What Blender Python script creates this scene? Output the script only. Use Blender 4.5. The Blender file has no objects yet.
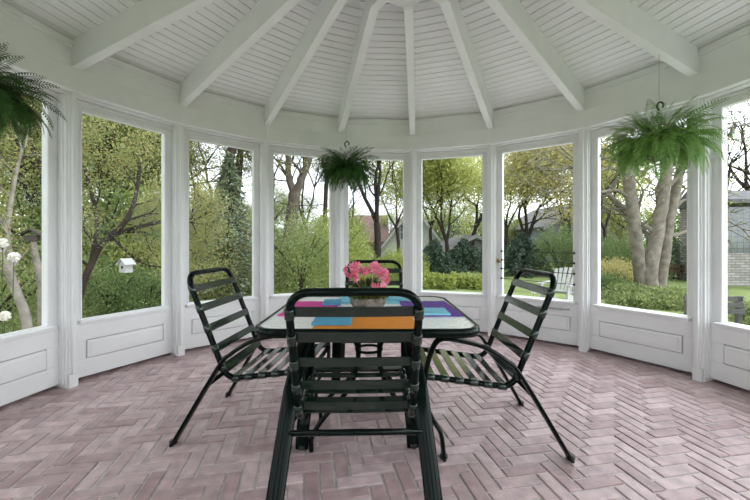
import bpy, bmesh, math, random
import numpy as np
from mathutils import Vector, Matrix, noise
R = math.radians
S = bpy.context.scene
COL = S.collection

# ------------------------------------------------------------------ camera, sky, exposure
HC = 1.082                                   # eye height over the brick floor
cam = bpy.data.cameras.new('camera'); cam_ob = bpy.data.objects.new('camera', cam); COL.objects.link(cam_ob)
cam.lens = 17.04; cam.sensor_width = 36; cam.shift_y = -8.3/750; cam.clip_start = .02; cam.clip_end = 400
cam_ob.location = (0, 0, HC); cam_ob.rotation_euler = (R(90), 0, 0)
S.camera = cam_ob

SKY_STRENGTH = 1.55
SUN_GLOW = 2.9
EXPOSURE = .66
w = bpy.data.worlds.new('overcast_sky'); S.world = w; w.use_nodes = True
nt = w.node_tree; nt.nodes.clear()
o_ = nt.nodes.new('ShaderNodeOutputWorld'); b_ = nt.nodes.new('ShaderNodeBackground')
tc = nt.nodes.new('ShaderNodeTexCoord'); nz = nt.nodes.new('ShaderNodeTexNoise'); rp = nt.nodes.new('ShaderNodeValToRGB')
nz.inputs['Scale'].default_value = 2.2; nz.inputs['Detail'].default_value = 4
rp.color_ramp.elements[0].position = .3; rp.color_ramp.elements[0].color = (.82, .88, .98, 1)
rp.color_ramp.elements[1].position = .7; rp.color_ramp.elements[1].color = (.94, .97, 1, 1)
nt.links.new(tc.outputs['Generated'], nz.inputs['Vector']); nt.links.new(nz.outputs['Fac'], rp.inputs['Fac'])
# thin cloud glows round the veiled sun, high on the right
sd_ = nt.nodes.new('ShaderNodeVectorMath'); sd_.operation = 'DOT_PRODUCT'; sd_.inputs[1].default_value = Vector((.85,.10,.50)).normalized()
mr_ = nt.nodes.new('ShaderNodeMapRange'); mr_.inputs[1].default_value = .2; mr_.inputs[2].default_value = 1.0; mr_.inputs[3].default_value = 1.0; mr_.inputs[4].default_value = SUN_GLOW
mr_.interpolation_type = 'SMOOTHSTEP'
sc_ = nt.nodes.new('ShaderNodeVectorMath'); sc_.operation = 'SCALE'
nt.links.new(tc.outputs['Generated'], sd_.inputs[0]); nt.links.new(sd_.outputs['Value'], mr_.inputs[0])
nt.links.new(rp.outputs['Color'], sc_.inputs[0]); nt.links.new(mr_.outputs[0], sc_.inputs['Scale'])
nt.links.new(sc_.outputs[0], b_.inputs['Color']); b_.inputs['Strength'].default_value = SKY_STRENGTH
nt.links.new(b_.outputs[0], o_.inputs[0])
S.view_settings.view_transform = 'Standard'; S.view_settings.look = 'None'
S.view_settings.exposure = EXPOSURE; S.view_settings.gamma = 1; S.view_settings.use_curve_mapping = False
try:
    S.cycles.max_bounces = 10; S.cycles.diffuse_bounces = 8; S.cycles.transparent_max_bounces = 16
    S.cycles.caustics_reflective = False; S.cycles.caustics_refractive = False
except Exception: pass

# ------------------------------------------------------------------ helpers
class MB:
    def __init__(s): s.v = []; s.f = []; s.sm = []
    def add(s, V, F, smooth=False):
        b = len(s.v); s.v += [tuple(map(float, p)) for p in V]
        s.f += [tuple(i+b for i in f) for f in F]; s.sm += [smooth]*len(F)
    def hexa(s, P):     # 8 points: bottom 4 ccw, top 4 ccw
        s.add(P, [(3,2,1,0),(4,5,6,7),(0,1,5,4),(1,2,6,5),(2,3,7,6),(3,0,4,7)])
    def box(s, x0,x1,y0,y1,z0,z1, M=None):
        P = [(x0,y0,z0),(x1,y0,z0),(x1,y1,z0),(x0,y1,z0),(x0,y0,z1),(x1,y0,z1),(x1,y1,z1),(x0,y1,z1)]
        if M is not None: P = [tuple(M @ Vector(p)) for p in P]
        s.hexa(P)
    def sweep(s, path, ru, rv=None, up=(0,0,1), n=8, closed=False, caps=True, smooth=True, side=None):
        """ru: half size along 'side', rv: half size across it."""
        path = [Vector(p) for p in path]; m = len(path)
        if not isinstance(ru, (list, tuple)): ru = [ru]*m
        if rv is None: rv = ru
        if not isinstance(rv, (list, tuple)): rv = [rv]*m
        V = []; prev = None
        for i in range(m):
            a = path[i-1] if (i > 0 or closed) else path[i]; c = path[(i+1) % m] if (i < m-1 or closed) else path[i]
            t = (c-a).normalized()
            if side is not None:
                e1 = Vector(side); e1 = (e1 - t*e1.dot(t)).normalized()
            elif prev is None:
                e1 = t.cross(Vector(up)); e1 = e1.normalized() if e1.length > 1e-4 else Vector((1,0,0))
            else:
                e1 = (prev - t*prev.dot(t)); e1 = e1.normalized() if e1.length > 1e-5 else t.orthogonal().normalized()
            prev = e1; e2 = t.cross(e1)
            for k in range(n):
                q = 2*math.pi*k/n
                V.append(path[i] + e1*(math.cos(q)*ru[i]) + e2*(math.sin(q)*rv[i]))
        F = []
        for i in range(m if closed else m-1):
            j = (i+1) % m
            for k in range(n):
                l = (k+1) % n; F.append((i*n+k, i*n+l, j*n+l, j*n+k))
        if caps and not closed:
            F.append(tuple(range(n-1, -1, -1))); F.append(tuple((m-1)*n+k for k in range(n)))
        s.add(V, F, smooth)
    def lathe(s, prof, c=(0,0,0), n=24, smooth=True, M=None):
        V = []
        for r, z in prof:
            for k in range(n):
                q = 2*math.pi*k/n; p = Vector((r*math.cos(q), r*math.sin(q), z))
                if M is not None: p = M @ p
                V.append(p + Vector(c))
        F = [(i*n+k, i*n+(k+1) % n, (i+1)*n+(k+1) % n, (i+1)*n+k) for i in range(len(prof)-1) for k in range(n)]
        F.append(tuple(range(n-1,-1,-1))); F.append(tuple((len(prof)-1)*n+k for k in range(n)))
        s.add(V, F, smooth)
    def build(s, name, mat, parent=None, bevel=0):
        me = bpy.data.meshes.new(name); me.from_pydata(s.v, [], s.f)
        me.polygons.foreach_set('use_smooth', s.sm); me.materials.append(mat); me.update()
        o = bpy.data.objects.new(name, me); COL.objects.link(o)
        if parent is not None: o.parent = parent
        if bevel:
            b = o.modifiers.new('b', 'BEVEL'); b.width = bevel; b.segments = 2; b.limit_method = 'ANGLE'; b.angle_limit = R(40)
        return o
def np_mesh(name, V, F, mat, parent=None):
    """fast mesh of quads"""
    me = bpy.data.meshes.new(name); V = np.asarray(V, np.float32); F = np.asarray(F, np.int32)
    me.vertices.add(len(V)); me.vertices.foreach_set('co', V.ravel())
    me.loops.add(F.size); me.loops.foreach_set('vertex_index', F.ravel())
    me.polygons.add(len(F)); me.polygons.foreach_set('loop_start', np.arange(0, F.size, 4, dtype=np.int32))
    me.update(calc_edges=True); me.materials.append(mat)
    o = bpy.data.objects.new(name, me); COL.objects.link(o)
    if parent is not None: o.parent = parent
    return o
def tag(o, label=None, cat=None, group=None, kind=None):
    if label: o['label'] = label
    if cat: o['category'] = cat
    if group: o['group'] = group
    if kind: o['kind'] = kind
    return o
def empty(name, loc=(0,0,0), rz=0, **k):
    o = bpy.data.objects.new(name, None); COL.objects.link(o); o.location = loc; o.rotation_euler = (0,0,rz)
    o.empty_display_size = .1
    return tag(o, **k)
def struct(o): o['kind'] = 'structure'; return o
def copy_tree(o, parent=None):
    c = o.copy(); COL.objects.link(c)
    if parent is not None: c.parent = parent
    for ch in list(o.children): copy_tree(ch, c)
    return c
def smooth_path(P, n=6, closed=False):
    P = [Vector(p) for p in P]; out = []; m = len(P)
    for i in range(m if closed else m-1):
        p0 = P[i-1] if (i > 0 or closed) else P[0]*2-P[1]
        p1 = P[i]; p2 = P[(i+1) % m]; p3 = P[(i+2) % m] if (i+2 < m or closed) else P[-1]*2-P[-2]
        for k in range(n):
            t = k/n
            out.append(.5*((2*p1)+(p2-p0)*t+(2*p0-5*p1+4*p2-p3)*t*t+(3*p1-p0-3*p2+p3)*t**3))
    if not closed: out.append(P[-1])
    return out
def arc_path(P, rad, n=6):
    """polyline with rounded corners"""
    P = [Vector(p) for p in P]; out = [P[0]]
    if not isinstance(rad, (list, tuple)): rad = [rad]*len(P)
    for i in range(1, len(P)-1):
        a = (P[i-1]-P[i]); c = (P[i+1]-P[i]); d = min(rad[i], a.length*.49, c.length*.49)
        p0 = P[i]+a.normalized()*d; p2 = P[i]+c.normalized()*d
        for k in range(n+1):
            t = k/n; out.append(p0*(1-t)**2+P[i]*2*t*(1-t)+p2*t*t)
    out.append(P[-1]); return out

# ------------------------------------------------------------------ materials
def mat(name, col, rough=.5, spec=.5, metal=0, var=0, vscale=8, bump=0, bscale=60, island=0, island2=None, trans=0, coat=0, translucent=0):
    m = bpy.data.materials.new(name); m.use_nodes = True; t = m.node_tree; p = t.nodes['Principled BSDF']
    p.inputs['Base Color'].default_value = (*col, 1); p.inputs['Roughness'].default_value = rough
    p.inputs['Specular IOR Level'].default_value = spec; p.inputs['Metallic'].default_value = metal
    p.inputs['Transmission Weight'].default_value = trans; p.inputs['Coat Weight'].default_value = coat
    co = t.nodes.new('ShaderNodeTexCoord'); src = None
    if island2 is not None:
        g = t.nodes.new('ShaderNodeNewGeometry'); mx = t.nodes.new('ShaderNodeMix'); mx.data_type = 'RGBA'
        mx.inputs[6].default_value = (*col, 1); mx.inputs[7].default_value = (*island2, 1)
        t.links.new(g.outputs['Random Per Island'], mx.inputs[0]); src = mx.outputs[2]
    if var:
        nz = t.nodes.new('ShaderNodeTexNoise'); nz.inputs['Scale'].default_value = vscale; nz.inputs['Detail'].default_value = 5
        t.links.new(co.outputs['Object'], nz.inputs['Vector'])
        mr = t.nodes.new('ShaderNodeMapRange'); mr.inputs[1].default_value = .3; mr.inputs[2].default_value = .7
        mr.inputs[3].default_value = 1-var; mr.inputs[4].default_value = 1+var
        t.links.new(nz.outputs['Fac'], mr.inputs[0])
        mm = t.nodes.new('ShaderNodeVectorMath'); mm.operation = 'SCALE'
        if src: t.links.new(src, mm.inputs[0])
        else: mm.inputs[0].default_value = col
        t.links.new(mr.outputs[0], mm.inputs['Scale']); src = mm.outputs[0]
    if src: t.links.new(src, p.inputs['Base Color'])
    if bump:
        nb = t.nodes.new('ShaderNodeTexNoise'); nb.inputs['Scale'].default_value = bscale; nb.inputs['Detail'].default_value = 4
        t.links.new(co.outputs['Object'], nb.inputs['Vector'])
        bp = t.nodes.new('ShaderNodeBump'); bp.inputs['Strength'].default_value = bump; bp.inputs['Distance'].default_value = .01
        t.links.new(nb.outputs['Fac'], bp.inputs['Height']); t.links.new(bp.outputs[0], p.inputs['Normal'])
    if translucent:
        tr = t.nodes.new('ShaderNodeBsdfTranslucent'); ms = t.nodes.new('ShaderNodeMixShader'); ms.inputs[0].default_value = translucent
        if src: t.links.new(src, tr.inputs['Color'])
        else: tr.inputs['Color'].default_value = (*col, 1)
        t.links.new(p.outputs[0], ms.inputs[1]); t.links.new(tr.outputs[0], ms.inputs[2])
        t.links.new(ms.outputs[0], t.nodes['Material Output'].inputs['Surface'])
    return m
PAINT = mat('white_paint', (.80,.805,.805), .42, .4, var=.03, vscale=5, bump=.05, bscale=25)
CEILP = mat('ceiling_paint', (.80,.805,.795), .5, .35, var=.03, vscale=4)
BRICK = mat('paving_brick', (.52,.395,.40), .42, .4, var=.22, vscale=14, bump=.35, bscale=45, island2=(.34,.235,.24))
MORTAR = mat('mortar', (.50,.47,.44), .8, .3, var=.2, vscale=30)
METAL = mat('dark_green_metal', (.002,.006,.0045), .13, .12)
STRAP = mat('green_vinyl_strap', (.007,.020,.013), .15, .45, coat=.45)
BLACK = mat('black_metal', (.01,.01,.01), .4, .5)
STEEL = mat('grey_steel', (.45,.46,.46), .35, .5, metal=.8)
BRASS = mat('aged_brass', (.30,.22,.10), .4, .5, metal=.8)
GRASS = mat('lawn_green', (.16,.20,.075), .9, .1, var=.35, vscale=1.3)
GRASSB = mat('grass_blades', (.17,.27,.04), .8, .1, island2=(.10,.17,.03))
SOIL = mat('leaf_litter_soil', (.10,.085,.055), .95, .1, var=.4, vscale=3)
BARK = mat('grey_brown_bark', (.20,.175,.145), .9, .1, var=.35, vscale=6, bump=.9, bscale=18)
BARKM = mat('brown_grey_bark', (.105,.088,.07), .9, .1, var=.35, vscale=6, bump=.8, bscale=18)
BARKD = mat('dark_bark', (.045,.035,.03), .9, .1, var=.3, vscale=8, bump=.6, bscale=25)
BARKP = mat('pale_bark', (.22,.195,.17), .85, .1, var=.4, vscale=7, bump=.5, bscale=20)
def leafm(n, a, b, tl=.35): return mat(n, a, .6, .25, island2=b, translucent=tl)
L_YG = leafm('yellow_green_leaves', (.38,.41,.10), (.22,.28,.07))
L_LT = leafm('pale_lime_leaves', (.58,.58,.20), (.38,.42,.13), .45)
L_MG = leafm('mid_green_leaves', (.19,.26,.09), (.11,.16,.06))
L_BR = leafm('bright_spring_leaves', (.30,.35,.13), (.15,.19,.07))
L_OL = leafm('olive_bronze_leaves', (.34,.29,.12), (.22,.27,.09))
L_OR = leafm('golden_new_leaves', (.62,.50,.22), (.42,.42,.18))
L_DK = leafm('dark_needles', (.07,.11,.065), (.04,.07,.045), .1)
L_BL = leafm('blue_green_needles', (.17,.20,.11), (.08,.11,.06), .1)
L_RD = leafm('reddish_leaves', (.26,.17,.10), (.19,.19,.09))
FERN = leafm('fern_green', (.28,.46,.13), (.13,.27,.06), .35)
FERND = leafm('deep_fern_green', (.06,.14,.03), (.035,.09,.02), .3)
GERL = leafm('geranium_leaf', (.08,.14,.03), (.05,.09,.02), .25)
PETAL = mat('pink_petals', (.78,.12,.25), .5, .3, island2=(.88,.45,.55), translucent=.25)
WPETAL = mat('white_petals', (.8,.78,.72), .6, .2, translucent=.2)

def glass_mat():
    m = bpy.data.materials.new('window_glass'); m.use_nodes = True; t = m.node_tree; t.nodes.clear()
    out = t.nodes.new('ShaderNodeOutputMaterial'); tr = t.nodes.new('ShaderNodeBsdfTransparent'); gl = t.nodes.new('ShaderNodeBsdfGlossy')
    tr.inputs[0].default_value = (.97,.98,.975,1); gl.inputs['Roughness'].default_value = .02
    fr = t.nodes.new('ShaderNodeFresnel'); fr.inputs[0].default_value = 1.45; ms = t.nodes.new('ShaderNodeMixShader')
    mu = t.nodes.new('ShaderNodeMath'); mu.operation = 'MULTIPLY'; mu.inputs[1].default_value = .08
    t.links.new(fr.outputs[0], mu.inputs[0]); t.links.new(mu.outputs[0], ms.inputs[0]); t.links.new(tr.outputs[0], ms.inputs[1]); t.links.new(gl.outputs[0], ms.inputs[2])
    t.links.new(ms.outputs[0], out.inputs[0]); return m
GLASS = glass_mat()

# ------------------------------------------------------------------ the gazebo shell
CX, CY, RR = .153, 1.792, 2.50
ANG = [-70.52, -51.64, -32.39, -12.98, 6.83, 27.39, 47.94, 67.68] + [67.68+20.164*k for k in range(1, 11)]
NP = 18
ZH0, ZCR, ZH1 = 2.19, 2.363, 2.555
def pol(a, r): return Vector((CX+r*math.sin(R(a)), CY+r*math.cos(R(a)), 0))
class Bay:
    def __init__(s, i):
        s.i = i; A = pol(ANG[i], RR); B = pol(ANG[(i+1) % NP], RR)
        s.M = (A+B)/2; s.t = (B-A).normalized(); s.n = Vector((-s.t.y, s.t.x, 0)); s.h = (B-A).length/2
        if s.n.dot(s.M-Vector((CX,CY,0))) < 0: s.n = -s.n
        s.tan = s.h/(s.M-Vector((CX,CY,0))).length
    def P(s, t, n, z): p = s.M+s.t*t+s.n*n; return Vector((p.x, p.y, z))
    def box(s, mb, t0, t1, n0, n1, z0, z1):
        mb.hexa([s.P(t0,n0,z0), s.P(t1,n0,z0), s.P(t1,n1,z0), s.P(t0,n1,z0), s.P(t0,n0,z1), s.P(t1,n0,z1), s.P(t1,n1,z1), s.P(t0,n1,z1)])
    def full(s, mb, n0, n1, z0, z1):   # mitred at both corners
        a = s.h+n0*s.tan; b = s.h+n1*s.tan
        mb.hexa([s.P(-a,n0,z0), s.P(a,n0,z0), s.P(b,n1,z0), s.P(-b,n1,z0), s.P(-a,n0,z1), s.P(a,n0,z1), s.P(b,n1,z1), s.P(-b,n1,z1)])
BAYS = [Bay(i) for i in range(NP)]

# floor: herringbone of long bricks, each a bevelled island, on a mortar bed
mbm = MB()
ring = [pol(a, RR+.27) for a in ANG]
mbm.add([(p.x,p.y,-.005) for p in ring]+[(p.x,p.y,-.34) for p in ring],
        [tuple(range(NP))[::-1]] + [(i, (i+1)%NP, NP+(i+1)%NP, NP+i) for i in range(NP)])
floor = struct(mbm.build('floor', MORTAR))
rnd = random.Random(4)
bw = .0705; gp = .0048; NL = 3
ca, sa = math.cos(R(-11+90*0)), math.sin(R(-11))
fb = MB()
def brick(x0, y0, x1, y1):
    mx, my = (x0+x1)/2, (y0+y1)/2
    X = mx*math.cos(FR)-my*math.sin(FR); Y = mx*math.sin(FR)+my*math.cos(FR)+1.8
    if math.hypot(X-CX, Y-CY) > RR+.27: return
    x0 += gp; y0 += gp; x1 -= gp; y1 -= gp; e = .004
    dz = rnd.uniform(-.0015, .0015); tx, ty = rnd.uniform(-.012,.012), rnd.uniform(-.012,.012)
    jr = rnd.uniform(-.006, .006)
    V = []
    for (z, k) in ((-.008, 0), (-.002, 0), (.001, e)):
        for (a, b) in ((x0+k,y0+k),(x1-k,y0+k),(x1-k,y1-k),(x0+k,y1-k)):
            u, v = a-mx, b-my; a2 = mx+u-v*jr; b2 = my+v+u*jr
            zz = z+dz+(u*tx+v*ty if z > -.005 else 0)
            V.append((a2*math.cos(FR)-b2*math.sin(FR), a2*math.sin(FR)+b2*math.cos(FR)+1.8, zz))
    fb.add(V, [(0,1,5,4),(1,2,6,5),(2,3,7,6),(3,0,4,7),(4,5,9,8),(5,6,10,9),(6,7,11,10),(7,4,8,11),(8,9,10,11)])
FR = R(11)
MIR = 1
for i in range(-50, 51):
    for k in range(-90, 91):
        ax, ay = (k+2*NL*i)*bw, k*bw
        if abs(ax) < 3.4 and abs(ay) < 3.4:
            for (x0,y0,x1,y1) in ((ax,ay,ax+NL*bw,ay+bw), (ax+NL*bw, ay+(1-NL)*bw, ax+(NL+1)*bw, ay+bw)):
                if MIR < 0: x0, x1 = -x1, -x0
                brick(x0,y0,x1,y1)
bo = fb.build('brick_paving', BRICK, floor); bo['kind'] = 'structure'

# ceiling of narrow beaded boards, rising to the middle; rafters below it
KR, KZ = .689, 2.698
SL = (KZ-ZCR)/(RR-KR)
def zr(r): return ZH1+SL*(RR-r)
ce = MB()
for i in range(NP):
    a0, a1 = ANG[i], ANG[i]+((ANG[(i+1)%NP]-ANG[i]) % 360)
    p0, p1 = pol(a0,1)-Vector((CX,CY,0)), pol(a1,1)-Vector((CX,CY,0)); C0 = Vector((CX,CY,0))
    def q(r, u, dz): v = C0+(p0*(1-u)+p1*u)*r; return Vector((v.x, v.y, zr(r)+dz))
    r = RR+.03
    while r > .08:
        r2 = r-.0755
        g = .0045
        ce.hexa([q(r-g,0,0), q(r-g,1,0), q(r2+g,1,0), q(r2+g,0,0), q(r-g,0,.012), q(r-g,1,.012), q(r2+g,1,.012), q(r2+g,0,.012)])
        r = r2
    ce.add([q(RR+.30,0,.014), q(RR+.30,1,.014), q(0,0,.014)], [(0,1,2)])
    ce.add([q(RR+.30,0,.05), q(RR+.30,1,.05), q(0,0,.05)], [(0,2,1)])
    ce.add([q(RR+.30,0,.014), q(RR+.30,1,.014), q(RR+.30,1,.05), q(RR+.30,0,.05)], [(0,3,2,1)])
struct(ce.build('ceiling', CEILP))

def radial(mb, a, w, pts):    # pts: quad of (r,z) ; board of width w standing on the radius
    d = Vector((math.sin(R(a)), math.cos(R(a)), 0)); s_ = Vector((d.y, -d.x, 0)); C0 = Vector((CX,CY,0))
    P = [C0+d*r+Vector((0,0,z))-s_*w/2 for r, z in pts]+[C0+d*r+Vector((0,0,z))+s_*w/2 for r, z in pts]
    mb.hexa(P)
for i in range(NP):
    mb = MB(); a = ANG[i]
    radial(mb, a, .066, [(RR+.02, ZCR-.004), (RR+.02, zr(RR)+.005), (KR, zr(KR)+.005), (KR, KZ)])
    radial(mb, a, .066, [(KR, KZ), (KR, zr(KR)+.005), (.05, zr(.05)), (.05, 2.43)])
    struct(mb.build('beam_%d' % (i+1), PAINT, bevel=.004))
mb = MB()
mb.lathe([(.0,2.315),(.05,2.317),(.090,2.325),(.108,2.340),(.112,2.352),(.104,2.366),(.078,2.374),(.078,2.60),(.05,2.62)], (CX,CY,0), 32)
struct(mb.build('ceiling_hub', PAINT))

for i, B in enumerate(BAYS):
    # header: two boards, a bed moulding and a crown strip
    mb = MB()
    B.full(mb, 0, .26, ZH0, ZCR); B.full(mb, .007, .26, ZCR, ZH1+.01)
    B.full(mb, -.018, .01, ZH1-.045, ZH1-.012); B.full(mb, -.009, .01, ZH1-.06, ZH1-.045)
    B.full(mb, -.003, .01, ZCR-.012, ZCR-.004)
    struct(mb.build('trim_header_%d' % (i+1), PAINT))
    # knee wall with a fielded panel
    door = (i == 5)
    mb = MB(); g = B.h-.088
    B.full(mb, .235, .27, -.02, .07); B.full(mb, .19, .27, .0285, .07)
    B.full(mb, .152, .20, .028, .445)
    pz0, pz1 = .165, .315; e = g-.02; a_ = B.h+.13*B.tan
    for (t0,t1,z0,z1) in ((-a_,a_,.028,pz0),(-a_,a_,pz1,.445),(-a_,-e,pz0,pz1),(e,a_,pz0,pz1)): B.box(mb, t0,t1,.13,.153,z0,z1)
    B.box(mb, -e+.007, e-.007, .124, .153, pz0+.007, pz1-.007)
    B.box(mb, -e+.030, e-.030, .1235-.006, .13, pz0+.030, pz1-.030)
    if not door: struct(mb.build('wall_%d' % (i+1), PAINT, bevel=.003))
    else: knee = mb
    # window frame, sill, glass
    nm = 'door_1' if door else 'window_%d' % (i+1 if i < 5 else i)
    fr = MB(); f0, f1 = .150, .200; zt, zb = 2.100, .475
    H = B.h+.03
    B.box(fr, -H, -g, f0, f1, .44, 2.19); B.box(fr, g, H, f0, f1, .44, 2.19)
    B.box(fr, -g, g, f0, f1, zt, 2.19); B.box(fr, -g, g, f0, f1, .44, zb)
    B.box(fr, -H, H, .12, .155, 2.155, 2.172); B.box(fr, -H, H, .134, .155, 2.14, 2.155); B.box(fr, -H,H,.06,.155,2.176,2.19)
    for s_ in (-1, 1): B.box(fr, min(s_*g, s_*(g+.012)), max(s_*g, s_*(g+.012)), f0-.008, f0, zb, zt)
    B.box(fr, -g-.012, g+.012, f0-.008, f0, zt, zt+.012)
    if door:
        for k, v in enumerate(knee.f): pass
        fr.add(knee.v, knee.f)
    wf = struct(fr.build(nm, PAINT, bevel=.0025))
    sl = MB(); B.box(sl, -g-.03, g+.03, .095, .165, .447, .470); B.box(sl, -g-.02, g+.02, .115, .165, .432, .447)
    sl.build('window_sill', PAINT, wf, bevel=.006)
    gl = MB(); B.box(gl, -g-.005, g+.005, .172, .176, zb-.005, zt+.005)
    gl.build('glass_pane', GLASS, wf)
    if door:
        for kz, (za, zc) in enumerate(((.975,.965),(.875,.862),(.775,.755),(.665,.645))):
            rd = MB(); rd.sweep([B.P(-g-.004,.125,za), B.P(g+.01,.125,zc)], .004, n=6)
            for t_, z_ in ((-g-.004,za),(g+.01,zc)):
                rd.lathe([(.004,-.012),(.011,-.008),(.013,0),(.011,.008),(.004,.012)], B.P(t_,.127,z_), 8)
                rd.sweep([B.P(t_,.127,z_), B.P(t_,.152,z_)], .005, n=6)
            rd.build('guard_rod', BLACK, wf)['label'] = 'thin black rod across the door glass'
        kn = MB(); kn.lathe([(.008,0),(.01,.02),(.022,.03),(.026,.042),(.02,.054),(.004,.058)], B.P(-g-.03,.150,.865), 14,
                            M=Matrix.Rotation(math.atan2(-B.n.y,-B.n.x),4,'Z') @ Matrix.Rotation(R(90),4,'Y'))
        kn.build('door_knob', BRASS, wf)
        cl = MB(); cl.sweep([B.P(.03,.10,.385), B.P(.27,.10,.385)], .011, n=10); cl.sweep([B.P(-.14,.10,.375), B.P(.03,.10,.385)], .004, n=6)
        cl.sweep([B.P(.27,.10,.385), B.P(.30,.105,.385), B.P(.33,.14,.385)], .006, n=6)
        cl.box(-.012,.012,-.02,.02,-.02,.02, Matrix.Translation(B.P(-.14,.11,.375)))
        cl.build('door_closer', STEEL, wf)
for i in range(NP):
    a = ANG[i]; d = Vector((math.sin(R(a)), math.cos(R(a)), 0)); s_ = Vector((d.y,-d.x,0)); C0 = Vector((CX,CY,0))
    mb = MB()
    def pb(t0,t1,r0,r1,z0,z1):
        mb.hexa([C0+d*r0+s_*t0+Vector((0,0,z0)), C0+d*r0+s_*t1+Vector((0,0,z0)), C0+d*r1+s_*t1+Vector((0,0,z0)), C0+d*r1+s_*t0+Vector((0,0,z0)),
                 C0+d*r0+s_*t0+Vector((0,0,z1)), C0+d*r0+s_*t1+Vector((0,0,z1)), C0+d*r1+s_*t1+Vector((0,0,z1)), C0+d*r1+s_*t0+Vector((0,0,z1))])
    pb(-.038,.038, RR+.062, RR+.28, 0, ZH0+.01)
    pb(-.022,.022, RR+.050, RR+.07, .10, ZH0); pb(-.010,.010, RR+.030, RR+.055, .10, ZH0)
    pb(-.046,-.030, RR+.085, RR+.28, .03, ZH0); pb(.030,.046, RR+.085, RR+.28, .03, ZH0)
    pb(-.031,.031, RR+.034, RR+.07, 0, .10)
    struct(mb.build('column_%d' % (i+1), PAINT, bevel=.003))

# ------------------------------------------------------------------ strap chairs
def make_chair():
    root = empty('patio_chair')
    for s in (-1, 1):
        y = s*.275
        pts = [(-.255,y*1.09,.0),(-.02,y,.40),(.05,y*.98,.478),(.16,y*.965,.545),(.28,y*.955,.578),(.385,y*.955,.586),(.432,y*.965,.52),(.462,y*.98,.40),(.462,y,.28),(.425,y*1.02,.19),(.385,y*1.04,.115),(.372,y*1.06,.0)]
        pa = smooth_path(pts, 6)
        k = len(pa)
        mb = MB(); mb.sweep(pa, .034, .0115, side=(0,1,0), n=12)
        fr = mb.build('side_frame', METAL, root)
        for p in (pa[0], pa[-1]):
            c = MB(); c.lathe([(.017,0),(.019,.003),(.019,.018),(.014,.022)], (p.x, p.y, 0), 12); c.build('foot_cap', BLACK, fr)
    # back and seat frame: one bent tube
    W = .237
    zt = .900; xt = -.222
    L = [(.47,W,.385),(.44,W,.392),(.06,W,.335),(0,W,.36),(-.04,W,.44),(xt+.008,W,zt-.02)]
    def line(s): return [(.475,s*W,.372),(.45,s*W,.388),(.02,s*W,.330),(-.21,s*W,.835),(xt,s*(W-.0),.915)]
    full = arc_path([(.475,-W,.368),(.45,-W,.388),(.01,-W,.330),(xt,-W,.900),(xt,W,.900),(.01,W,.330),(.45,W,.388),(.475,W,.368)], [.02,.03,.07,.095,.095,.07,.03,.02], 8)
    mb = MB(); mb.sweep(full, .0155, n=12, side=None, up=(0,1,0)); mb.build('back_frame', METAL, root)
    mb = MB()
    mb.sweep([(.47,-W,.375),(.47,W,.375)], .013, n=10); mb.build('crossbar', METAL, root)
    mb = MB(); mb.sweep([(-.068,-.276,.318),(-.068,.276,.318)], .0125, n=10); mb.build('crossbar', METAL, root)
    # straps
    def strap(c, tdir, half):
        """flat band across, wrapped round both rails. c: point on the rail line (y=0), tdir: along the rail, half width"""
        c = Vector(c); td = Vector(tdir).normalized(); nn = Vector((0,1,0)).cross(td).normalized()
        mb = MB(); rr = .0178
        m = 14; th = .0022
        V = []
        for j in range(m+1):
            yy = -W+2*W*j/m; sag = .004*(1-(2*j/m-1)**2)
            for (a, b) in ((-half, 1), (half, 1), (half, -1), (-half, -1)):
                V.append(c+td*a+nn*(FACE*(rr*.85)-sag*FACE+b*th)+Vector((0,yy,0)))
        F = []
        for j in range(m):
            for k in range(4): l = (k+1) % 4; F.append((j*4+k, (j+1)*4+k, (j+1)*4+l, j*4+l))
        mb.add(V, F)
        for s in (-1, 1):
            p = c+Vector((0,s*W,0)); mb.sweep([p-td*(half+.001), p-td*half*.9, p+td*half*.9, p+td*(half+.001)], [.015,rr+.001,rr+.001,.015], n=12)
        return mb
    FACE = -1
    bd = Vector((xt-.01, 0, .900-.330)).normalized()
    for z in (.816,.710,.602,.494,.392):
        t = (z-.33)/(.900-.33); FACE = 1 if Vector((0,1,0)).cross(bd).x > 0 else -1
        strap((.01+(xt-.01)*t, 0, z), bd, .021).build('back_strap', STRAP, root)
    sd = Vector((.44,0,.058)).normalized(); FACE = 1 if Vector((0,1,0)).cross(sd).z > 0 else -1
    for k in range(6):
        x = .062+.074*k; strap((x,0,.330+(x-.01)*.1318), sd, .0215).build('seat_strap', STRAP, root)
    return root
chairs = [  # x, y, heading, label
 (-.080, 1.485, 91.5, 'dark green strap chair with its back to us at the near side of the table'),
 (-.80, 2.175, -4.5, 'dark green strap chair facing right at the left end of the table'),
 (.715, 2.06, 180, 'dark green strap chair facing left in front of the glazed door'),
 (-.005, 2.98, 271, 'dark green strap patio chair at the far side of the table behind the pink geranium'),
]
proto = make_chair()
for i, (x,y,h,lab) in enumerate(chairs):
    c = proto if i == 0 else copy_tree(proto)
    c.location = (x,y,.003); c.rotation_euler = (0,0,R(h)); tag(c, lab, 'chair', 'green strap chairs round the patio table')

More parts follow.
